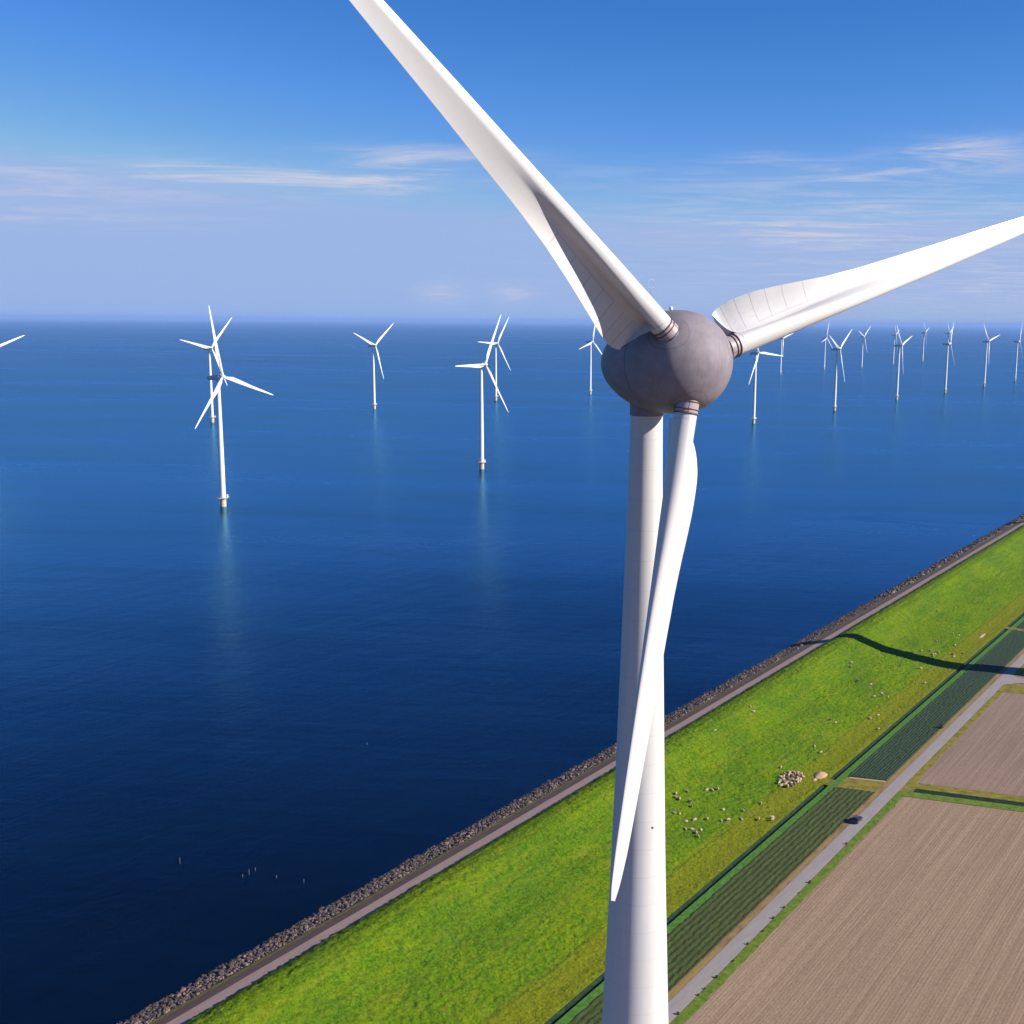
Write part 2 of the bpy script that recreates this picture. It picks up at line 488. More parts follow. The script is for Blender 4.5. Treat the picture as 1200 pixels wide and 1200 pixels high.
def field_material(name, a, b, row=3.0):
    t = NT(name); v = t.coord(); x, y, z = sep(t, v)
    n = t.noise(1.3, 6, .7, v); n2 = t.noise(.05, 4, .6, t.coord((.35, 1, 1))); n3 = t.noise(.9, 3, .6, t.coord((.02, 1, 1)))
    c = t.ramp(n, [(.25, tuple(q * .8 for q in a)), (.75, b)])
    c = t.mix(t.math('MULTIPLY', n2, .45), c, tuple(q * .86 for q in a))
    # drill rows and tractor wheelings running along the field
    wob = t.math('ADD', y, t.math('MULTIPLY', t.noise(.02, 2, .5, v), .9))
    f = t.math('FRACT', t.math('DIVIDE', wob, row))
    line = t.math('LESS_THAN', f, .075)
    br = t.ramp(t.noise(.12, 3, .6, t.coord((.25, 3, 1))), [(.38, (0, 0, 0)), (.6, (1, 1, 1))])
    c = t.mix(t.math('MULTIPLY', line, t.math('MULTIPLY', br, .55)), c, tuple(q * .52 for q in a))
    f2 = t.math('FRACT', t.math('DIVIDE', wob, row * .25))
    blot = t.noise(.018, 5, .65, t.coord((.5, 1, 1), (40, 9, 0)))
    c = t.mix(t.math('MULTIPLY', t.math('SUBTRACT', blot, .48, clamp=True), 2.2, clamp=True), c, tuple(q * .80 for q in a))
    c = t.mix(t.math('MULTIPLY', t.math('SUBTRACT', n3, .42, clamp=True), 1.3, clamp=True), c, tuple(min(1, q * 1.25) for q in b))
    clod = t.noise(.55, 5, .7, v)
    c = t.mix(t.math('MULTIPLY', t.math('SUBTRACT', clod, .52, clamp=True), 1.8, clamp=True), c, tuple(q * .72 for q in a))
    wv = t.math('SINE', t.math('MULTIPLY', wob, 6.28318 / .75))
    t.bump(t.math('ADD', t.math('MULTIPLY', wv, .07), t.math('ADD', n, t.math('MULTIPLY', n3, .8))), .55, .2)
    return t.set(Base_Color=c, Roughness=.9, Specular_IOR_Level=.15)

def crop_material(name, a, b, soil, row):
    t = NT(name); v = t.coord(); x, y, z = sep(t, v)
    n = t.noise(1.6, 5, .7, v); n2 = t.noise(.3, 4, .6, t.coord((.2, 1, 1)))
    c = t.ramp(n, [(.3, a), (.7, b)])
    f = t.math('FRACT', t.math('DIVIDE', t.math('ADD', y, t.math('MULTIPLY', n2, .5)), row))
    tri = t.math('ABSOLUTE', t.math('SUBTRACT', f, .5))
    c = t.mix(t.ramp(tri, [(.25, (0, 0, 0)), (.47, (.5, .5, .5))]), c, soil)
    c = t.mix(t.math('MULTIPLY', t.math('SUBTRACT', n2, .48, clamp=True), 2.2, clamp=True), c, b)
    t.bump(n, .7, .5)
    return t.set(Base_Color=c, Roughness=.8, Specular_IOR_Level=.2)

def road_material(name, a, b, edge=None):
    t = NT(name); v = t.coord()
    n = t.noise(.9, 6, .7, t.coord((.15, 1, 1))); n2 = t.noise(.08, 4, .6, v)
    c = t.ramp(n, [(.3, a), (.7, b)])
    c = t.mix(t.math('MULTIPLY', n2, .4), c, tuple((p + q) * .42 for p, q in zip(a, b)))
    t.bump(t.noise(6, 3, .6, v), .2, .02)
    return t.set(Base_Color=c, Roughness=.85)

M['grass'] = grass_material()
M['bank'] = veg('ditch_bank_grass', (.0249, .0706, .0100), (.0498, .1328, .0166), (.0830, .1826, .0249), .8)
M['ditch'] = veg('ditch_reeds', (.003, .010, .006), (.007, .022, .010), (.016, .042, .014), .9)
M['verge'] = veg('verge_grass', (.0415, .0747, .0083), (.0913, .1411, .0124), (.1411, .1743, .0249), .7)
M['dry'] = veg('dry_verge', (.1162, .0706, .0249), (.2158, .1411, .0622), (.1826, .1577, .0332), .6, (.3, 1, 1))
M['crossgrass'] = veg('rough_grass', (.0747, .0747, .0100), (.1577, .1369, .0166), (.2241, .1826, .0415), .35)
M['crop'] = crop_material('leaf_crop', (.0249, .0432, .0083), (.0548, .0789, .0149), (.0456, .0373, .0183), 1.55)
M['crop2'] = crop_material('dark_leaf_crop', (.0133, .0332, .0166), (.0266, .0548, .0232), (.0249, .0332, .0183), .95)
M['field'] = field_material('ploughed_soil', (.2200, .1494, .0979), (.2863, .2017, .1369), 3.0)
M['field2'] = field_material('tilled_soil', (.1950, .1328, .0996), (.2531, .1760, .1328), 2.4)
M['road'] = road_material('farm_road', (.1950, .1701, .1660), (.2573, .2258, .2200))
M['track_light'] = road_material('track_concrete', (.2365, .1577, .1311), (.3278, .2283, .1909))
M['track_dark'] = road_material('track_wet', (.0498, .0249, .0166), (.0913, .0498, .0349))
M['weeds'] = veg('shore_weeds', (.0498, .0456, .0124), (.1079, .0996, .0249), (.1411, .1162, .0415), .9, (.5, 1, 1))
M['bankstone'] = veg('bank_rubble', (.0166, .0133, .0133), (.0498, .0373, .0349), (.0996, .0747, .0664), 1.4)
M['sand'] = plain('sand', (.34, .215, .125), .95, .15, 2.0)
def rock_mat():
    t = NT('basalt_rock'); oi = t.node('ShaderNodeAttribute', attribute_name='tint')
    n = t.noise(2.0, 4, .6, t.coord())
    c = t.ramp(oi.outputs['Fac'], [(0, (.0183, .0116, .0108)), (.45, (.0706, .0432, .0373)), (.8, (.1369, .0871, .0730)), (1, (.2158, .1452, .1203))])
    c = t.mix(t.math('MULTIPLY', n, .4), c, (.09, .07, .06))
    return t.set(Base_Color=c, Roughness=.8)
M['rock'] = rock_mat()

# -------- ground pieces
ULO, UHI = -300.0, 14000.0
def hum(u, v):
    # tussocky sward : clumps leaning over with hollows between them
    p = Vector((u * .60 + .6 * noise.noise(Vector((u * .11, v * .13, 1))), v * .85, 3.1))
    a = 1 - abs(noise.noise(p)) * 2.0
    b = noise.noise(p * 1.9)
    big = .5 + .5 * noise.noise(Vector((u * .035, v * .05, 8)))
    return (.35 + .45 * big) * (.55 * a + .50 * b)
ts, a, b = growing(60, 620, .5, UHI)
gv = frange(-173.3, -122.2, .5)
def grass_z(u, v):
    e = min(1, (v + 173.3) / 1.5, (-122.2 - v) / 1.0) * (1 if v < -131 else .45)
    return pz(v) + (hum(u, v) * max(0, e) if u < 900 else 0)
sheet('grass_dike', gv, const(a), const(b), 0, M['grass'], grass_z, ts)
ts_s, a, b = growing(40, 700, 3, UHI)
flat = lambda v: None
sheet('embankment', [-230, -200, -189, -185, -181.5], const(a), const(b), 0, M['bankstone'], None, ts_s)
sheet('shore_verge', [-181.5, -181.0, -180.5], const(a), const(b), 0, M['weeds'], None, ts_s)
sheet('shore_path', [-180.5, -179, -177.6], const(a), const(b), 0, M['track_dark'], None, ts_s)
sheet('service_track', [-177.6, -176, -174.5, -173.3], const(a), const(b), 0, M['track_light'], None, ts_s)
ts_d, a, b = growing(60, 620, 1.2, UHI)
def ditch_z(u, v):
    e = 1 if -122.1 < v < -120.5 else 0
    return pz(v) + e * .22 * noise.noise(Vector((u * .5, v * 1.2, 5)))
sheet('ditch', [-122.2, -121.95, -121.7, -121.35, -121.0, -120.7, -120.4], const(a), const(b), 0, M['ditch'], ditch_z, ts_d)
sheet('ditch_bank', [-120.4, -119.4, -118.2], const(a), const(b), 0, M['bank'], None, ts_d)
# base field sheet under everything inland
sheet('ground', [-118.2, -106, -60, 100, 1000, 6000], const(-1500), const(UHI), 8, M['field2'], lambda u, v: -2.62)
SL = .28
def xs(c): return lambda v: c + SL * (v + 101)
def crop_z(row, h):
    def f(u, v):
        k = math.cos(2 * math.pi * v / row)
        return -2.5 + h * (.5 + .28 * k) + .24 * noise.noise(Vector((u * .9, v * 1.3, 2))) + .1 * noise.noise(Vector((u * 2.1, v * 2.6, 7)))
    return f
sheet('crop_strip', frange(-118.2, -106.9, .26), const(60), lambda v: 322 + .27 * (v + 117), 420, M['crop'], crop_z(1.55, .34))
sheet('crop_strip', frange(-117.8, -106.9, .3), lambda v: 331.8 + .33 * (v + 118), const(545), 330, M['crop2'], crop_z(.95, .5))
sheet('crop_strip', frange(-117.8, -106.9, 1.0), const(549.5), const(3000), 120, M['crop2'], lambda u, v: -2.2)
sheet('field_crossing', [-118.2, -114, -110, -106.9], lambda v: 322.2 + .27 * (v + 117), lambda v: 331.6 + .33 * (v + 118), 8, M['crossgrass'], lambda u, v: -2.49)
sheet('crossing_edge', [-117.5, -112, -107], lambda v: 330.6 + .33 * (v + 118), lambda v: 331.7 + .33 * (v + 118), 2, M['sand'], lambda u, v: -2.45)
sheet('crossing_edge', [-114.5, -112, -107], lambda v: 322.1 + .27 * (v + 117), lambda v: 323.0 + .27 * (v + 117), 2, M['dry'], lambda u, v: -2.45)
sheet('field_crossing', [-122.3, -118.2, -112, -106.9], const(545.2), const(549.3), 2, M['crossgrass'], lambda u, v: -2.40)
def dam_z(u, v): return -2.42
sheet('ditch_crossing', [-122.3, -121.2, -120.3], const(321.4), const(326.6), 4, M['crossgrass'], dam_z)
sheet('dry_verge', [-106.9, -106, -105.0], const(-50), const(3000), 200, M['dry'], lambda u, v: -2.50)
sheet('road', [-105.1, -103.2, -101.3], const(-50), const(4000), 200, M['road'], lambda u, v: -2.40 - abs(v + 103.2) * .02)
vz = lambda u, v: -2.50 + .1 * noise.noise(Vector((u * .3, v, 1)))
def wob(c, amp=.5): return c
def verge_sheet(name, u0, u1, v0, v1, mat, amp=.35):
    nu = int((u1 - u0) / 1.2); verts = []; faces = []
    for i in range(nu + 1):
        u = u0 + (u1 - u0) * i / nu
        e = amp * (noise.noise(Vector((u * .25, v1, 4))) + .6 * noise.noise(Vector((u * .8, v1, 9))))
        for k in range(4):
            v = v0 + (v1 + e - v0) * k / 3
            verts.append((u, -v, -2.47 + (.12 * noise.noise(Vector((u * .7, v * 1.2, 1))) if k in (1, 2) else -.02)))
    for i in range(nu):
        for k in range(3):
            faces.append((i * 4 + k, (i + 1) * 4 + k, (i + 1) * 4 + k + 1, i * 4 + k + 1)[::-1])
    o = mesh_obj(name, verts, faces, mat, None, 180); o.rotation_euler = (0, 0, LROT); tag(o, kind='structure'); return o
verge_sheet('road_verge', 60, 326.5, -101.3, -98.9, M['verge'], .5)
verge_sheet('road_verge', 337.5, 455, -101.3, -99.2, M['crossgrass'], .6)
verge_sheet('road_verge', 470, 3000, -101.3, -98.8, M['crossgrass'], .5)
fz = lambda u, v: -2.56
sheet('ploughed_field', [-99.6, -90, -60, 0, 200], const(-100), xs(327.5), 40, M['field'], fz)
sheet('ploughed_field', [-99.9, -90, -60, 0, 200], xs(338), xs(448.5), 20, M['field2'], fz)
sheet('field_margin', [-101.3, -90, -60, 0, 200], xs(326.3), xs(330.6), 6, M['verge'], lambda u, v: -2.46)
sheet('field_margin', [-101.3, -90, -60, 0, 200], xs(333.8), xs(338.8), 6, M['crossgrass'], lambda u, v: -2.46)
sheet('field_ditch', [-97.5, -90, -60, 0, 200], xs(330.6), xs(333.8), 4, M['ditch'], lambda u, v: -2.52 + .05 * noise.noise(Vector((u, v * .3, 1))))
sheet('field_crossing', [-101.3, -99.4, -97.5], xs(330.6), xs(333.8), 2, M['crossgrass'], lambda u, v: -2.46)
sheet('field_margin', [-101.3, -97, -60, 0, 200], xs(447.5), xs(459), 6, M['crossgrass'], lambda u, v: -2.46)
sheet('access_road', [-101.4, -100, -98, -96, -90, -60, -40], lambda v: 457 + SL * (v + 101) + 4.5 * min(1, (v + 101.4) / 5), lambda v: 472 + SL * (v + 101) - 4.5 * min(1, (v + 101.4) / 5), 4, M['road'], lambda u, v: -2.42)

# -------- riprap along the water : loose boulders nobody could count
def riprap():
    t_ = (1 + 5 ** .5) / 2
    iv = [Vector(q).normalized() for q in [(-1, t_, 0), (1, t_, 0), (-1, -t_, 0), (1, -t_, 0), (0, -1, t_), (0, 1, t_), (0, -1, -t_), (0, 1, -t_), (t_, 0, -1), (t_, 0, 1), (-t_, 0, -1), (-t_, 0, 1)]]
    fi = [(0, 11, 5), (0, 5, 1), (0, 1, 7), (0, 7, 10), (0, 10, 11), (1, 5, 9), (5, 11, 4), (11, 10, 2), (10, 7, 6), (7, 1, 8), (3, 9, 4), (3, 4, 2), (3, 2, 6), (3, 6, 8), (3, 8, 9), (4, 9, 5), (2, 4, 11), (6, 2, 10), (8, 6, 7), (9, 8, 1)]
    verts = []; faces = []; tint = []
    def rock(u, v, r):
        q = Matrix.Rotation(rnd.random() * 6.28, 3, 'Z') @ Matrix.Rotation(rnd.random() * 6.28, 3, 'X')
        sc = Vector((r * rnd.uniform(.8, 1.3), r * rnd.uniform(.7, 1.1), r * rnd.uniform(.55, .9)))
        n0 = len(verts); z = pz(v) + .25 * r; c = rnd.random() ** 1.2 * (1 if v > -187.9 else .3)   # stones at the waterline are wet and weedy
        for w in iv:
            p = q @ (w * rnd.uniform(.78, 1.15)); p = Vector((p.x * sc.x, p.y * sc.y, p.z * sc.z))
            verts.append((u + p.x, -v + p.y, z + p.z)); tint.append(c)
        faces.extend(tuple(i + n0 for i in f) for f in fi)
    u = 80.0
    while u < 560:
        for _ in range(20):
            rock(u + rnd.uniform(-.6, .6), rnd.uniform(-189.6, -182.0) - .8 * noise.noise(Vector((u * .08, 0, 0))), rnd.uniform(.22, .46) * (1.7 if rnd.random() < .06 else 1))
        for _ in range(4):
            rock(u + rnd.uniform(-.6, .6), rnd.uniform(-190.0, -181.4), rnd.uniform(.18, .34))
        u += .75
    while u < 1500:
        for _ in range(5): rock(u + rnd.uniform(-.8, .8), rnd.uniform(-189.4, -182.2), rnd.uniform(.6, 1.15))
        u += 1.5
    o = mesh_obj('riprap', verts, faces, M['rock'])
    at = o.data.attributes.new('tint', 'FLOAT', 'POINT'); at.data.foreach_set('value', tint)
    o.rotation_euler = (0, 0, LROT)
    tag(o, 'band of loose brown and grey boulders along the water edge', 'boulders', kind='stuff')
riprap()

# ------------------------------------------------------------------ water
def water_material():
    t = NT('lake_water'); v = t.coord()
    tc = t.node('ShaderNodeTexCoord'); mp = t.node('ShaderNodeMapping', vector_type='POINT')
    mp.inputs['Rotation'].default_value = (0, 0, LROT + R(8)); t.link(tc.outputs['Object'], mp.inputs['Vector'])
    mp2 = t.node('ShaderNodeMapping'); mp2.inputs['Scale'].default_value = (.22, 1, 1); t.link(mp.outputs[0], mp2.inputs['Vector'])
    slick = t.noise(.010, 6, .62, mp2.outputs[0], .6)
    gust = t.noise(.0022, 3, .5, mp2.outputs[0], .4)
    wr = t.noise(.16, 5, .6, mp2.outputs[0], .3)
    slick = t.math('ADD', t.math('MULTIPLY', slick, .6), t.math('MULTIPLY', gust, .4))
    rip = t.noise(.55, 5, .62, t.coord((.55, 1.25, 1)))
    swell = t.noise(.06, 4, .6, t.coord((.4, 1.5, 1)))
    c = t.ramp(slick, [(.3, (.000, .0018, .0060)), (.7, (.000, .0034, .0120))])
    rough = t.ramp(slick, [(.40, (.15, .15, .15)), (.60, (.28, .28, .28))])
    bp = t.node('ShaderNodeBump'); bp.inputs['Strength'].default_value = .35; bp.inputs['Distance'].default_value = .5
    t.link(t.math('ADD', t.math('ADD', t.math('MULTIPLY', rip, .5), swell), t.math('MULTIPLY', wr, .7)), bp.inputs['Height'])
    # deep peaty-blue lake : dark body under a faintly blue surface reflection
    gl = t.node('ShaderNodeBsdfGlossy'); gl.inputs['Color'].default_value = (.27, .69, 1.0, 1)
    t.link(rough, gl.inputs['Roughness']); t.link(bp.outputs[0], gl.inputs['Normal'])
    df = t.node('ShaderNodeBsdfDiffuse'); t.link(c, df.inputs['Color'])
    fr = t.node('ShaderNodeFresnel'); fr.inputs['IOR'].default_value = 1.333; t.link(bp.outputs[0], fr.inputs['Normal'])
    frm = t.node('ShaderNodeMath', operation='MULTIPLY')
    mx = t.node('ShaderNodeMixShader'); t.link(t.ramp(fr.outputs[0], [(0, (0, 0, 0)), (.05, (.029,) * 3), (.12, (.145,) * 3), (.2, (.265,) * 3), (.38, (.51,) * 3), (.7, (.55,) * 3), (1, (.52,) * 3)]), frm.inputs[0])
    k_ = t.node('ShaderNodeMapRange'); k_.inputs[1].default_value = .40; k_.inputs[2].default_value = .60; k_.inputs[3].default_value = .84; k_.inputs[4].default_value = 1.16
    t.link(slick, k_.inputs[0]); t.link(k_.outputs[0], frm.inputs[1]); t.link(frm.outputs[0], mx.inputs[0]); t.link(df.outputs[0], mx.inputs[1]); t.link(gl.outputs[0], mx.inputs[2])
    t.link(mx.outputs[0], t.n['Material Output'].inputs['Surface'])
    return t.m
M['water'] = water_material()
o = mesh_obj('water', [(-140000, 186.5, 0), (140000, 186.5, 0), (140000, 140000, 0), (-140000, 140000, 0)], [(0, 1, 2, 3)], M['water'])
o.rotation_euler = (0, 0, LROT); tag(o, kind='structure')

# ------------------------------------------------------------------ offshore turbines
sLE = [(2, 1.05), (10, 1.0), (25, .85), (40, .6), (50, .4), (53, .15)]
sTE = [(2, 1.05), (5, 1.5), (10, 2.5), (14, 2.45), (25, 1.75), (40, 1.0), (50, .6), (53, .2)]
sTH = [(2, 1.05), (8, .85), (14, .6), (25, .4), (40, .22), (53, .06)]
sTW = [(2, 18), (12, 14), (25, 9), (53, 3)]
SEA_BLADE = blade_mesh('blade', 1.0, (sLE, sTE, sTH, sTW), M['sea_white'], [1.6, 2.5, 3.5, 4.5, 5.5, 7, 8.5, 10, 12, 14, 17, 21, 25, 30, 35, 40, 45, 49, 51.5, 52.5, 53], 1.5)
STILT, SCONE, SOVER, SHUB = R(5), R(4.5), 4.5, 97.0
def make_sea():
    root = empty('offshore_wind_turbine', (0, 0, 0))
    g = G(); g.lathe([(-6, 2.3), (6.0, 2.3), (6.0, 2.6), (6.4, 2.6), (6.4, 2.25)], 24); g.build('transition_piece', M['yellow'], root, 35)
    PZ_ = 6.4
    g = G(); g.lathe([(PZ_, 2.1), (PZ_, 3.9), (PZ_ + .3, 3.9), (PZ_ + .3, 2.1)], 24, cap=False)
    g.box((3.9, 0, PZ_ + .15), (3.4, 2.8, .3)); g.box((-3.7, 0, PZ_ + .14), (2.2, 2.0, .28))
    pf = g.build('platform', M['yellow'], root, 35)
    g = G()
    for zz in (.85, 1.45): g.torus(3.8, .06, 28, 5, Matrix.Translation((0, 0, PZ_ + zz)))
    for k in range(14):
        a = 2 * math.pi * k / 14; g.tube((3.8 * math.cos(a), 3.8 * math.sin(a), PZ_ + .3), (3.8 * math.cos(a), 3.8 * math.sin(a), PZ_ + 1.48), .06, n=6)
    g.build('railing', M['yellow'], pf)
    g = G(); g.box((4.3, 0, PZ_ + 1.2), (1.6, 1.6, 1.8)); g.tube((3.2, 1.2, PZ_ + .3), (3.2, 1.2, PZ_ + 3.4), .14); g.tube((3.2, 1.2, PZ_ + 3.4), (5.0, 1.9, PZ_ + 3.9), .1); g.build('crane', M['sea_grey'], pf)
    g = G()
    for s in (-.5, .5): g.tube((2.7, s, -2), (2.7, s, PZ_), .12, n=6)
    for k in range(9): g.tube((2.7, -.5, -1 + k * .8), (2.7, .5, -1 + k * .8), .07, n=5)
    g.build('ladder', M['yellow'], root)
    g = G(); g.lathe([(PZ_ + .1, 2.15), (30, 2.05), (60, 1.78), (94.6, 1.35)], 28); g.build('tower', M['sea_white'], root, 40)
    n, h, w = rotor_frame(STILT); hub = Vector((0, -SOVER, SHUB))
    A = Matrix.Translation(hub) @ Matrix((h, w, n)).transposed().to_4x4()
    bm = bmesh.new(); bmesh.ops.create_cube(bm, size=1)
    for q in bm.verts: q.co = Vector((q.co.x * 3.7, q.co.y * 3.9, q.co.z * 12.5 - 7.8))
    bmesh.ops.bevel(bm, geom=bm.edges[:], offset=.8, segments=3, affect='EDGES')
    for q in bm.verts:
        if q.co.z < -9: q.co.y *= .86
    me = bpy.data.meshes.new('nacelle'); bm.to_mesh(me); bm.free(); me.materials.append(M['sea_grey'])
    me.polygons.foreach_set('use_smooth', [True] * len(me.polygons)); me.set_sharp_from_angle(angle=R(35))
    nc = bpy.data.objects.new('nacelle', me); col.objects.link(nc); nc.parent = root; nc.matrix_local = A
    g = G(); g.lathe([(-15, .05), (-11.2, .05)], 6, A @ Matrix.Translation((0, 2.6, 0)))
    g = G(); b = A @ Vector((0, 2.0, -12)); g.tube(b, b + Vector((0, 0, 2.4)), .08, n=6); g.tube(b + Vector((-1, 0, 1.6)), b + Vector((1, 0, 1.6)), .07, n=6); g.build('wind_mast', M['galv'], nc); 
    nc.children[0].matrix_parent_inverse = A.inverted()
    g = G(); g.lathe([(-1.5, 1.5), (-.5, 1.75), (.8, 1.7), (1.8, 1.25), (2.4, .6), (2.55, .05)], 24, A); g.build('hub', M['sea_white'], root, 50)
    for k in range(3):
        bo = bpy.data.objects.new('blade', SEA_BLADE); col.objects.link(bo); bo.parent = root
        bo.matrix_local = blade_matrix(hub, STILT, k * R(120), SCONE)
    return root
SEA = [
    (-259.4, 840.0, .989, 66, 102, 'largest white offshore turbine on a yellow foot, far left, casting the longest reflection'),
    (-484.9, 1537.9, 1.023, 57, 48, 'white offshore turbine standing directly behind the largest offshore one at left'),
    (-660.0, 1285.0, 1.0, 57, 22, 'offshore turbine cut off by the left edge with only a blade tip showing'),
    (-311.1, 1796.1, 1.019, 57, 39, 'lone white offshore turbine with Y-shaped raised blades midway between the two left pairs'),
    (-85.2, 1069.5, 1.008, 60, 60, 'offshore turbine with one blade level to the left, nearer of the crossed middle pair'),
    (-134.9, 2010.8, 1.024, 51, 57, 'smaller white offshore turbine behind the nearer one of the crossed middle pair'),
    (33.6, 2209.0, 1.033, 54, 75, 'white offshore turbine just left of the grey nacelle, one blade tip hidden by it'),
    (251.7, 1588.9, 1.004, 45, 114, 'white offshore turbine just right of the grey nacelle with a blade pointing level right'),
    (565.9, 3139.3, 1.002, 51, 15, 'faint offshore turbine peeping out under the right-hand blade of the big turbine'),
    (766.3, 3513.9, .977, 54, 75, 'faint thin offshore turbine just left of the Y-bladed one with a shaded tower top'),
    (420.6, 1839.7, 1.011, 54, 36, 'offshore turbine right of the nacelle with Y-shaped blades and a dark shaded tower top'),
    (921.0, 3676.2, 1.010, 51, 39, 'small faint offshore turbine with Y-shaped blades between two larger ones at right'),
    (599.1, 2121.5, 1.027, 57, 18, 'white offshore turbine at right, the taller of two standing almost in line'),
    (1102.5, 3970.1, 1.043, 66, 18, 'tiny faint offshore turbine almost hidden behind the taller one in line with it'),
    (1307.4, 4313.5, 1.110, 63, 18, 'faintest offshore turbine at right, a pale thin stroke on the horizon'),
    (760.3, 2344.4, 1.028, 64, 58, 'white offshore turbine with one blade upright and one hanging beside its tower'),
    (1314.1, 4055.2, 1.112, 60, 24, 'tiny faint offshore turbine showing just above the hub of the upright-bladed one'),
    (933.1, 2607.4, 1.045, 48, 15, 'offshore turbine at right with a blade pointing right, second from the right edge'),
    (1107.6, 2881.0, 1.011, 62, 60, 'white offshore turbine standing at the right edge of the view'),
]
proto = make_sea()
for i, (x, y, s, yw, al, lab) in enumerate(SEA):
    r_ = proto if i == 0 else copy_tree(proto)
    r_.location = (x, y, 0); r_.scale = (1, 1, s); r_.scale = (s, s, s); r_.rotation_euler = (0, 0, R(yw))
    k = 0
    for ch in r_.children:
        if ch.name.startswith('blade'):
            ch.matrix_local = blade_matrix(Vector((0, -SOVER, SHUB)), STILT, R(al) + k * R(120), SCONE); k += 1
    tag(r_, lab, 'wind turbine', 'offshore turbines in the lake')

# ------------------------------------------------------------------ sheep
M['wool'] = plain('wool', (.34, .25, .175), .95, .18, 6)
def sheep_mesh(name, pose):
    head = {'graze': ((.62, 0, .55), (.78, 0, .28), (.88, 0, .10)), 'stand': ((.62, 0, .82), (.74, 0, 1.0), (.92, 0, .94)), 'lie': ((.6, 0, .5), (.72, 0, .66), (.9, 0, .6))}[pose]
    zb = .32 if pose == 'lie' else .66
    P = [((-.42, 0, zb), .30), ((0, 0, zb + .02), .36), ((.38, 0, zb), .30), (head[0], .16), (head[1], .13), (head[2], .08)]
    E_ = [(0, 1), (1, 2), (2, 3), (3, 4), (4, 5)]
    for x, root in ((-.42, 0), (.36, 2)):
        for y in (-.16, .16):
            i = len(P)
            if pose == 'lie': P += [((x + .05, y * 1.5, .16), .09), ((x + .3, y * 1.7, .08), .06)]
            else: P += [((x, y, .36), .09), ((x + .02, y, .03), .05)]
            E_ += [(root, i), (i, i + 1)]
    P.append(((-.72, 0, zb + .02), .06)); E_.append((0, len(P) - 1))
    me = bpy.data.meshes.new(name + '_frame'); me.from_pydata([p for p, _ in P], E_, [])
    o = bpy.data.objects.new(name, me); col.objects.link(o)
    o.modifiers.new('skin', 'SKIN')
    for d, (_, r) in zip(me.skin_vertices[0].data, P): d.radius = (r, r)
    me.skin_vertices[0].data[0].use_root = True
    s = o.modifiers.new('sub', 'SUBSURF'); s.levels = 1; s.render_levels = 1
    dg = bpy.context.evaluated_depsgraph_get()
    m2 = bpy.data.meshes.new_from_object(o.evaluated_get(dg)); m2.name = name
    bpy.data.objects.remove(o); m2.materials.clear(); m2.materials.append(M['wool'])
    m2.polygons.foreach_set('use_smooth', [True] * len(m2.polygons))
    return m2
SH = [sheep_mesh('sheep', p) for p in ('graze', 'stand', 'lie')]
def sheep(u, v, label, group, size=.92):
    o = bpy.data.objects.new('sheep', rnd.choice(SH)); col.objects.link(o)
    o.location = W(u, v, grass_z(u, v) + .02); o.rotation_euler = (0, 0, rnd.uniform(0, 6.28)); s = size * rnd.uniform(.85, 1.12); o.scale = (s, s, s)
    tag(o, label, 'sheep', group)
near = [(278.8, -150.5), (276.9, -149.6), (277.0, -148.3), (282.6, -148.8), (278.1, -145.6), (276.3, -144.0), (288.6, -145.6), (289.9, -144.4), (291.6, -143.4), (268.9, -145.8), (269.9, -144.3), (267.6, -141.1), (270.3, -139.8), (264.0, -139.3), (264.9, -137.9), (264.6, -136.2), (263.2, -134.9), (267.4, -136.2)]
low = [(273.6, -137.5), (282.5, -136.9), (276.2, -134.4), (278.0, -133.2), (281.8, -130.9), (286.5, -132.6), (294.7, -130.8), (285.3, -127.1), (288.9, -124.6), (287.4, -123.9)]
mid = [(350.7, -161.0), (349.2, -159.0), (370.9, -139.5), (369.8, -137.2), (384.6, -130.0), (391.1, -129.1), (377.9, -124.3), (345.7, -135.0), (343.0, -131.6), (321.6, -136.3), (323.0, -160.7)]
far = [(469.2, -142.1), (475.6, -139.8), (479.3, -137.2), (475.4, -135.0), (476.6, -134.4), (474.4, -134.3), (480.8, -134.2), (482.1, -127.9), (485.1, -128.9), (490.4, -126.3), (498.3, -131.9), (514.9, -134.8), (512.6, -137.0), (495.0, -139.3), (538.8, -151.7)]
farb = [(430.1, -154.1), (425.8, -152.8), (415.2, -145.9), (417.3, -141.3), (448.8, -140.2), (454.4, -133.4), (438.7, -126.9), (412.7, -135.4), (409.9, -134.1), (411.1, -132.4), (406.1, -136.1)]
for u, v in near: sheep(u, v, 'pale sheep grazing loosely on the grass slope right beside the big white tower', 'sheep beside the big tower')
for u, v in low: sheep(u, v, 'pale sheep on the yellowish grass at the foot of the dike, between tower and ditch', 'sheep at the foot of the dike')
for u, v in mid: sheep(u, v, 'pale sheep dotted on the green slope uphill and beyond the tight flock', 'sheep beyond the tight flock')
for u, v in far: sheep(u, v, 'far pale sheep on the dike grass beyond the long dark turbine shadow', 'sheep beyond the long shadow')
for u, v in farb: sheep(u, v, 'far pale sheep on the dike grass on the near side of the long turbine shadow', 'sheep before the long shadow')
fl = []
tries = 0
while len(fl) < 40 and tries < 4000:
    tries += 1
    a_ = rnd.uniform(0, 6.28); q = rnd.random() ** .5
    u = 316.6 + 6.6 * q * math.cos(a_); v = -130.9 + 2.9 * q * math.sin(a_)
    if all((u - x) ** 2 + (v - y) ** 2 > 1.05 for x, y in fl): fl.append((u, v))
for u, v in fl: sheep(u, v, 'cream sheep packed in the tight flock on the grass next to the sandy heap', 'sheep in the tight flock', 1.05)

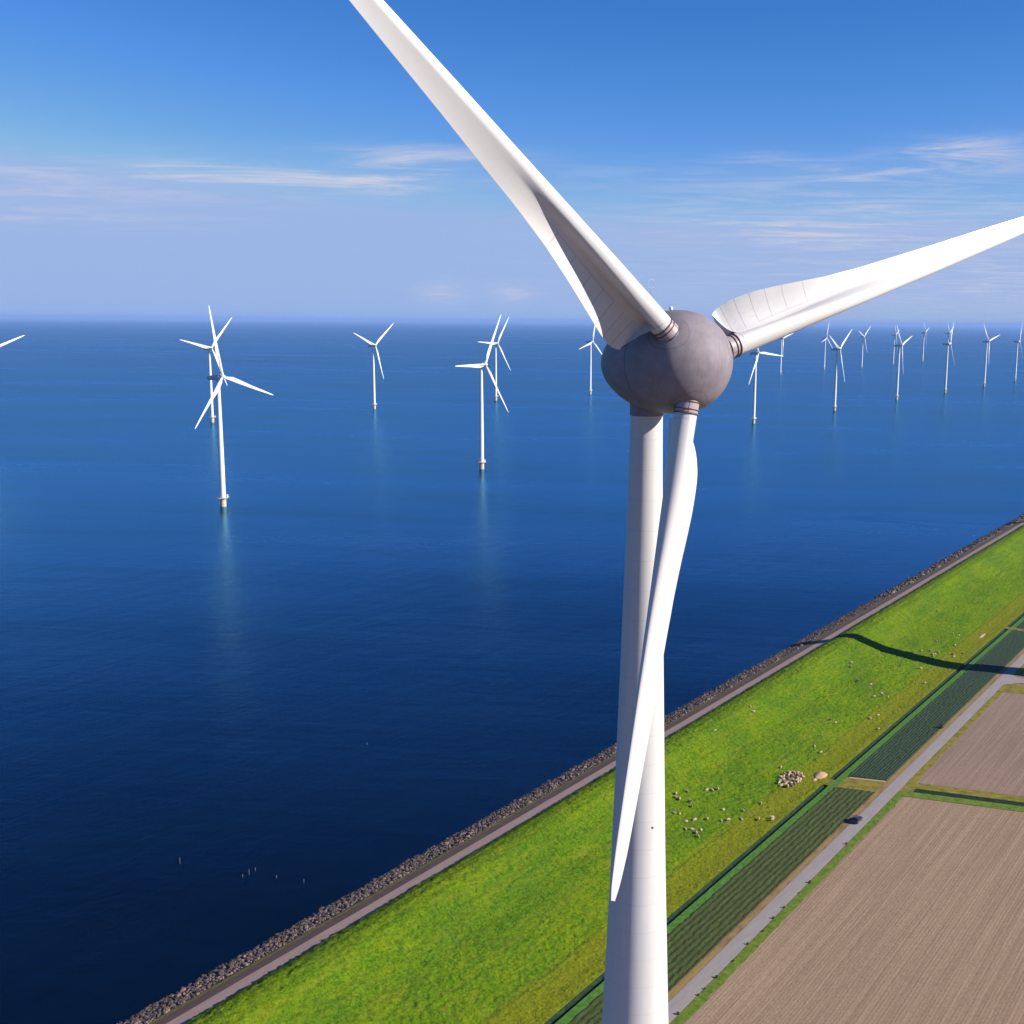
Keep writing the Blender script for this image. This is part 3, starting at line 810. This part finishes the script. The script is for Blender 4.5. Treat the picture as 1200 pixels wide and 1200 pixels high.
# ------------------------------------------------------------------ sandy heap, shrubs, stakes, car
def heap(u, v, rx, ry, h, label, name='sand_heap', seed=0):
    verts = []; faces = []; n = 28; m = 9
    for i in range(m + 1):
        r_ = i / m
        for k in range(n):
            a = 2 * math.pi * k / n
            e = 1 + .28 * noise.noise(Vector((math.cos(a) * 1.3, math.sin(a) * 1.3, seed)))
            x = rx * r_ * e * math.cos(a); y = ry * r_ * e * math.sin(a)
            z = h * max(0, 1 - r_ ** 1.6) + .12 * (1 - r_) * noise.noise(Vector((x * 1.4, y * 1.4, seed + 3)))
            verts.append((x, y, z + (-.15 if i == m else .05)))
    for i in range(m):
        for k in range(n):
            faces.append((i * n + k, (i + 1) * n + k, (i + 1) * n + (k + 1) % n, i * n + (k + 1) % n))
    o = mesh_obj(name, verts, faces, M['sand'], None, 180)
    o.location = W(u, v, pz(v)); o.rotation_euler = (0, 0, LROT)
    tag(o, label, 'sand heap'); return o
heap(327.2, -125.4, 3.6, 2.0, 1.0, 'large bare sandy heap on the grass between the tight flock and the ditch')
heap(322.6, -125.6, 1.3, .8, .4, 'small sandy patch beside the larger heap near the ditch crossing', seed=5)
heap(524.5, -127.2, 5.0, .9, .35, 'long thin sandy bare patch far along the ditch beyond the long shadow', seed=9)

M['leaf'] = veg('shrub_leaf', (.008, .022, .008), (.022, .05, .014), (.05, .09, .02), 2.0)
M['stem'] = plain('shrub_stem', (.08, .055, .035), .9, .2, 5)
def leaf_clump(seed, n=260, rx=.75, rz=.7):
    r_ = random.Random(seed); g = G()
    for _ in range(n):
        a = r_.uniform(0, 6.28); q = r_.random() ** .5; zz = r_.uniform(-1, 1)
        rr = math.sqrt(1 - zz * zz) * q * rx * (1 + .3 * math.sin(3 * a + seed))
        c = Vector((rr * math.cos(a), rr * math.sin(a), .75 + zz * rz * .9))
        m = Matrix.Rotation(r_.uniform(0, 6.28), 3, 'Z') @ Matrix.Rotation(r_.uniform(-1.2, 1.2), 3, 'X'); s = r_.uniform(.09, .2)
        vs = [c + m @ Vector(p) * s for p in ((-1, 0, 0), (0, -.5, .1), (1, 0, 0), (0, .5, .1))]
        g.add(vs, [(0, 1, 2, 3)])
    return g
shr = empty('roadside_shrub', (0, 0, 0))
leaf_clump(2).build('foliage', M['leaf'], shr)
g = G()
for k in range(5):
    a = k * 1.26; g.tube((0, 0, -.1), (.35 * math.cos(a), .35 * math.sin(a), .9), .04, .015, 6)
g.build('stem', M['stem'], shr)
spots = [(191.0, -101.7), (199.4, -101.5), (202.2, -101.4), (207.5, -101.3), (215.5, -101.2), (223.7, -101.6), (231.0, -101.1), (237.8, -101.6), (243.9, -101.5), (252.9, -101.4), (259.5, -101.3), (285.9, -101.6)]
for i, (u, v) in enumerate(spots):
    r_ = shr if i == 0 else copy_tree(shr)
    r_.location = W(u, v + .35, -2.5); r_.rotation_euler = (0, 0, rnd.uniform(0, 6.28)); s = rnd.uniform(.3, .6); r_.scale = (s, s, s * .9)
    tag(r_, 'small dark shrub in the row along the field side of the farm road', 'shrub', 'shrubs along the farm road')
r_ = copy_tree(shr); r_.location = W(392.5, -106.9, -2.5); r_.scale = (1.3, 1.3, 1.1); tag(r_, 'lone dark shrub on the dry verge between dark crop and farm road', 'shrub')
del r_['group']

M['stake'] = plain('weathered_stake', (.11, .12, .15), .8, .15, 6)
for x, y, h_, lab in ((-99.7, 274.3, 1.7, 'leftmost of the thin pale stakes standing in the dark water'),
                      (-81.6, 267.2, .9, 'short thin stake, left one of three close together in the water'),
                      (-80.4, 268.7, 1.5, 'tallest thin stake, middle one of three close together in the water'),
                      (-79.4, 270.7, 1.0, 'thin stake, right one of three close together in the water'),
                      (-73.1, 267.0, .8, 'faint short stake between the three close ones and the bank'),
                      (-65.7, 264.7, 1.1, 'thin stake in the water closest to the stone bank'),
                      (-66.7, 358.3, .9, 'lone thin stake in open water left of the big tower')):
    g = G(); g.lathe([(-1.5, .07), (h_ - .25, .06), (h_ - .05, .05), (h_, .02)], 8)
    g.torus(.11, .03, 12, 5, Matrix.Translation((0, 0, h_ * .6)))
    o = g.build('water_stake', M['stake']); o.location = (x, y, 0); tag(o, lab, 'stake', 'stakes in the water')

# car
def car():
    root = empty('parked_car', W(301.6, -104.0, -2.4), LROT)
    paint = NT('dark_car_paint'); paint = paint.set(Base_Color=(.012, .018, .035), Roughness=.3, Coat_Weight=.6)
    glass = NT('car_glass').set(Base_Color=(.01, .015, .02), Roughness=.06)
    tyre = plain('tyre', (.015, .015, .016), .85); rim = plain('rim', (.4, .4, .42), .3, .05, 3, .8)
    lampw = plain('headlamp', (.7, .7, .68), .15); lampr = plain('tail_lamp', (.35, .01, .01), .2)
    def body(prof, w0, w1, mat, name, zsplit):
        bm = bmesh.new(); L = []; R2 = []
        for x, z in prof:
            hw = w0 if z < zsplit else w1
            L.append(bm.verts.new((x, hw, z))); R2.append(bm.verts.new((x, -hw, z)))
        bm.faces.new(L); bm.faces.new(R2[::-1]); n = len(prof)
        for i in range(n): bm.faces.new((L[i], R2[i], R2[(i + 1) % n], L[(i + 1) % n]))
        bmesh.ops.recalc_face_normals(bm, faces=bm.faces)
        bmesh.ops.bevel(bm, geom=bm.edges[:], offset=.07, segments=2, affect='EDGES', clamp_overlap=True)
        me = bpy.data.meshes.new(name); bm.to_mesh(me); bm.free(); me.materials.append(mat)
        me.polygons.foreach_set('use_smooth', [True] * len(me.polygons)); me.set_sharp_from_angle(angle=R(40))
        o = bpy.data.objects.new(name, me); col.objects.link(o); o.parent = root; return o
    body([(-2.25, .35), (-2.3, .7), (-2.2, 1.05), (-1.2, 1.1), (.9, 1.08), (2.0, .95), (2.25, .75), (2.25, .35), (1.9, .28), (-1.9, .28)], .92, .90, paint, 'body', .9)
    body([(-2.1, 1.06), (-1.85, 1.72), (.05, 1.75), (.95, 1.06)], .86, .70, paint, 'cabin', 1.3)
    g = G(); g.add([(1.0, .66, 1.13), (1.0, -.66, 1.13), (.15, -.58, 1.69), (.15, .58, 1.69)], [(0, 1, 2, 3)]); g.v = [q + Vector((.05, 0, .03)) for q in g.v]; g.build('windscreen', glass, root)
    g = G(); g.add([(-2.13, .62, 1.15), (-1.92, .56, 1.63), (-1.92, -.56, 1.63), (-2.13, -.62, 1.15)], [(0, 1, 2, 3)]); g.v = [q + Vector((-.05, 0, .02)) for q in g.v]; g.build('rear_window', glass, root)
    for s in (-1, 1):
        g = G(); g.add([(-1.75, s * .86, 1.14), (.55, s * .86, 1.14), (-.05, s * .74, 1.62), (-1.6, s * .74, 1.62)], [(0, 1, 2, 3)]); g.v = [q + Vector((0, s * .03, 0)) for q in g.v]; g.build('side_window', glass, root)
        g = G(); g.box((2.22, s * .68, .78), (.12, .36, .16)); g.build('headlight', lampw, root)
        g = G(); g.box((-2.27, s * .74, .92), (.1, .22, .26)); g.build('tail_light', lampr, root)
        g = G(); g.box((.62, s * 1.02, 1.16), (.14, .2, .14)); g.build('wing_mirror', paint, root)
        for x in (-1.38, 1.38):
            Wm = Matrix.Translation((x, s * .80, .34)) @ Matrix.Rotation(R(90), 4, 'X')
            g = G(); g.lathe([(-.12, .2), (-.12, .32), (-.08, .35), (.08, .35), (.12, .32), (.12, .2)], 20, Wm); wh = g.build('wheel', tyre, root, 40)
            g = G(); g.lathe([(-.13, .02), (-.13, .2), (.13, .2), (.13, .02)], 16, Wm); g.build('rim', rim, wh, 40)
    tag(root, 'dark blue car standing on the pale farm road beside the crop strip', 'car')
    return root
car()

# ------------------------------------------------------------------ haze : one even box of air
def haze():
    m = bpy.data.materials.new('haze_air'); m.use_nodes = True; nt = m.node_tree
    nt.nodes.remove(nt.nodes['Principled BSDF'])
    v = nt.nodes.new('ShaderNodeVolumePrincipled')
    v.inputs['Color'].default_value = (.30, .50, .96, 1)
    v.inputs['Density'].default_value = HAZE
    v.inputs['Anisotropy'].default_value = 0.0
    nt.links.new(v.outputs[0], nt.nodes['Material Output'].inputs['Volume'])
    g = G(); S = 215000.0
    g.box((0, 0, (207 - 13.5) / 2), (2 * S, 2 * S, 207 + 13.5))
    o = g.build('haze', m); tag(o, kind='stuff')
HAZE = 3.5e-5
haze()

# ------------------------------------------------------------------ sky and sun
SUN_AZ = R(106); SUN_EL = R(30)
def world():
    w = bpy.data.worlds.new('World'); scene.world = w; w.use_nodes = True
    nt = w.node_tree; N = nt.nodes; L = nt.links; N.clear()
    def node(t, **kw):
        n = N.new(t)
        for k, v in kw.items(): setattr(n, k, v)
        return n
    def mth(op, a, b=None, clamp=False):
        n = node('ShaderNodeMath', operation=op, use_clamp=clamp)
        for i, v in enumerate((a, b)):
            if v is None: continue
            if hasattr(v, 'is_linked'): L.new(v, n.inputs[i])
            else: n.inputs[i].default_value = v
        return n.outputs[0]
    sky = node('ShaderNodeTexSky', sky_type='NISHITA', sun_disc=False, sun_elevation=SUN_EL, sun_rotation=SUN_AZ, altitude=SKY['alt'], air_density=SKY['air'], dust_density=SKY['dust'], ozone_density=SKY['ozone'])
    # per-channel response of the sky light (deep, saturated blue away from the horizon)
    sp = node('ShaderNodeSeparateColor'); L.new(sky.outputs[0], sp.inputs[0])
    hs = node('ShaderNodeCombineColor')
    for i, (k, p, top) in enumerate(SKY['resp']):
        L.new(mth('MULTIPLY', mth('POWER', mth('MINIMUM', sp.outputs[i], top), p), k), hs.inputs[i])
    tc = node('ShaderNodeTexCoord'); sx = node('ShaderNodeSeparateXYZ'); L.new(tc.outputs['Generated'], sx.inputs[0])
    X, Y, Z = sx.outputs
    # cirrus : noise on a flat cloud layer far above, seen in perspective
    zz = mth('MAXIMUM', mth('ADD', Z, .012), .012)
    px = mth('DIVIDE', X, zz); py = mth('DIVIDE', Y, zz)
    cb = node('ShaderNodeCombineXYZ'); L.new(px, cb.inputs[0]); L.new(py, cb.inputs[1])
    def nz(scale, detail, rough, dist, loc, sc):
        mp = node('ShaderNodeMapping'); mp.inputs['Location'].default_value = loc; mp.inputs['Scale'].default_value = sc
        L.new(cb.outputs[0], mp.inputs[0])
        n = node('ShaderNodeTexNoise'); n.inputs['Scale'].default_value = scale; n.inputs['Detail'].default_value = detail
        n.inputs['Roughness'].default_value = rough; n.inputs['Distortion'].default_value = dist
        L.new(mp.outputs[0], n.inputs['Vector']); return n.outputs['Fac']
    wis = nz(1.25, 9, .66, .9, (3.1, 1.7, 0), (.75, 1.25, 1))
    az = mth('ARCTAN2', X, Y); el = mth('ARCSINE', Z)
    tot = None
    for a0, e0, sa, se, amp in SKY['blobs']:
        da = mth('DIVIDE', mth('SUBTRACT', az, a0), sa); de = mth('DIVIDE', mth('SUBTRACT', el, e0), se)
        g_ = mth('EXPONENT', mth('MULTIPLY', mth('ADD', mth('MULTIPLY', da, da), mth('MULTIPLY', de, de)), -1.0))
        g_ = mth('MULTIPLY', g_, amp)
        tot = g_ if tot is None else mth('ADD', tot, g_)
    mr = node('ShaderNodeMapRange', interpolation_type='SMOOTHSTEP'); mr.inputs[1].default_value = .40; mr.inputs[2].default_value = .72
    L.new(wis, mr.inputs[0])
    cov = mth('MULTIPLY', tot, mth('ADD', mth('MULTIPLY', mr.outputs[0], .85), .15), clamp=True)
    fin = node('ShaderNodeMix', data_type='RGBA'); L.new(cov, fin.inputs[0]); L.new(hs.outputs[0], fin.inputs[6]); fin.inputs[7].default_value = SKY['cloud']
    bg = node('ShaderNodeBackground'); bg.inputs['Strength'].default_value = SKY['str']
    L.new(fin.outputs[2], bg.inputs[0])
    out = node('ShaderNodeOutputWorld'); L.new(bg.outputs[0], out.inputs[0])
def px(x): return math.atan((x - 670) / 1340)
def ey(y, x=600): return (371 + x / 120 - y) / 1340
SKY = dict(alt=1500, air=1.0, dust=.25, ozone=3.0, resp=((.2396, 2.2, 3.36), (.666, 1.3, 4.65), (1.274, 1.1, 5.4)), str=.053, cloud=(6.3, 6.5, 7.9, 1), blobs=[
    (px(270), ey(222, 270), .16, .014, .85), (px(60), ey(245, 60), .16, .022, .40), (px(500), ey(197, 500), .07, .010, .85),
    (px(470), ey(222, 470), .10, .007, .85), (px(100), ey(270, 100), .10, .006, .35),
    (px(1000), ey(245, 1000), .18, .028, .45), (px(1110), ey(195, 1110), .045, .009, 1.2), (px(950), ey(215, 950), .20, .008, .45),
    (px(520), ey(344, 520), .020, .009, 1.0), (px(600), ey(345, 600), .018, .008, .9), (px(760), ey(265, 760), .10, .014, .25), (px(1250), ey(340, 1250), .34, .045, .75), (px(925), ey(278, 925), .07, .012, .5), (px(1025), ey(258, 1025), .025, .005, .7), (px(875), ey(196, 875), .03, .005, .5), (px(1010), ey(284, 1010), .08, .010, .4)])
world()

sd = bpy.data.lights.new('sun', 'SUN'); sd.energy = 5.0; sd.angle = R(.53); sd.color = (1.0, .92, .81)
so = bpy.data.objects.new('sun', sd); col.objects.link(so)
S = Vector((math.sin(SUN_AZ) * math.cos(SUN_EL), math.cos(SUN_AZ) * math.cos(SUN_EL), math.sin(SUN_EL)))
so.rotation_euler = S.to_track_quat('Z', 'Y').to_euler(); so.location = (0, 0, 300)

# ------------------------------------------------------------------ camera
F, CX = 1340.0, 670.0
roll = math.atan(10 / 1200); pitch = math.atan((600 - (371 + 10 * CX / 1200)) / F)
f = Vector((0, math.cos(pitch), -math.sin(pitch))); r0 = Vector((1, 0, 0)); u0 = Vector((0, math.sin(pitch), math.cos(pitch)))
rr = r0 * math.cos(roll) + u0 * math.sin(roll); uu = -r0 * math.sin(roll) + u0 * math.cos(roll)
cd = bpy.data.cameras.new('camera'); cam = bpy.data.objects.new('camera', cd); col.objects.link(cam)
cd.sensor_width = 36; cd.lens = 36 * F / 1200; cd.shift_x = (600 - CX) / 1200
cd.clip_start = 1.0; cd.clip_end = 500000
m = Matrix((rr, uu, -f)).transposed().to_4x4(); m.translation = (0, 0, 138)
cam.matrix_world = m
scene.camera = cam

scene.view_settings.view_transform = 'Standard'; scene.view_settings.look = 'None'
scene.view_settings.exposure = 0.85; scene.view_settings.gamma = 1.0
scene.render.resolution_x = 1024; scene.render.resolution_y = 1024
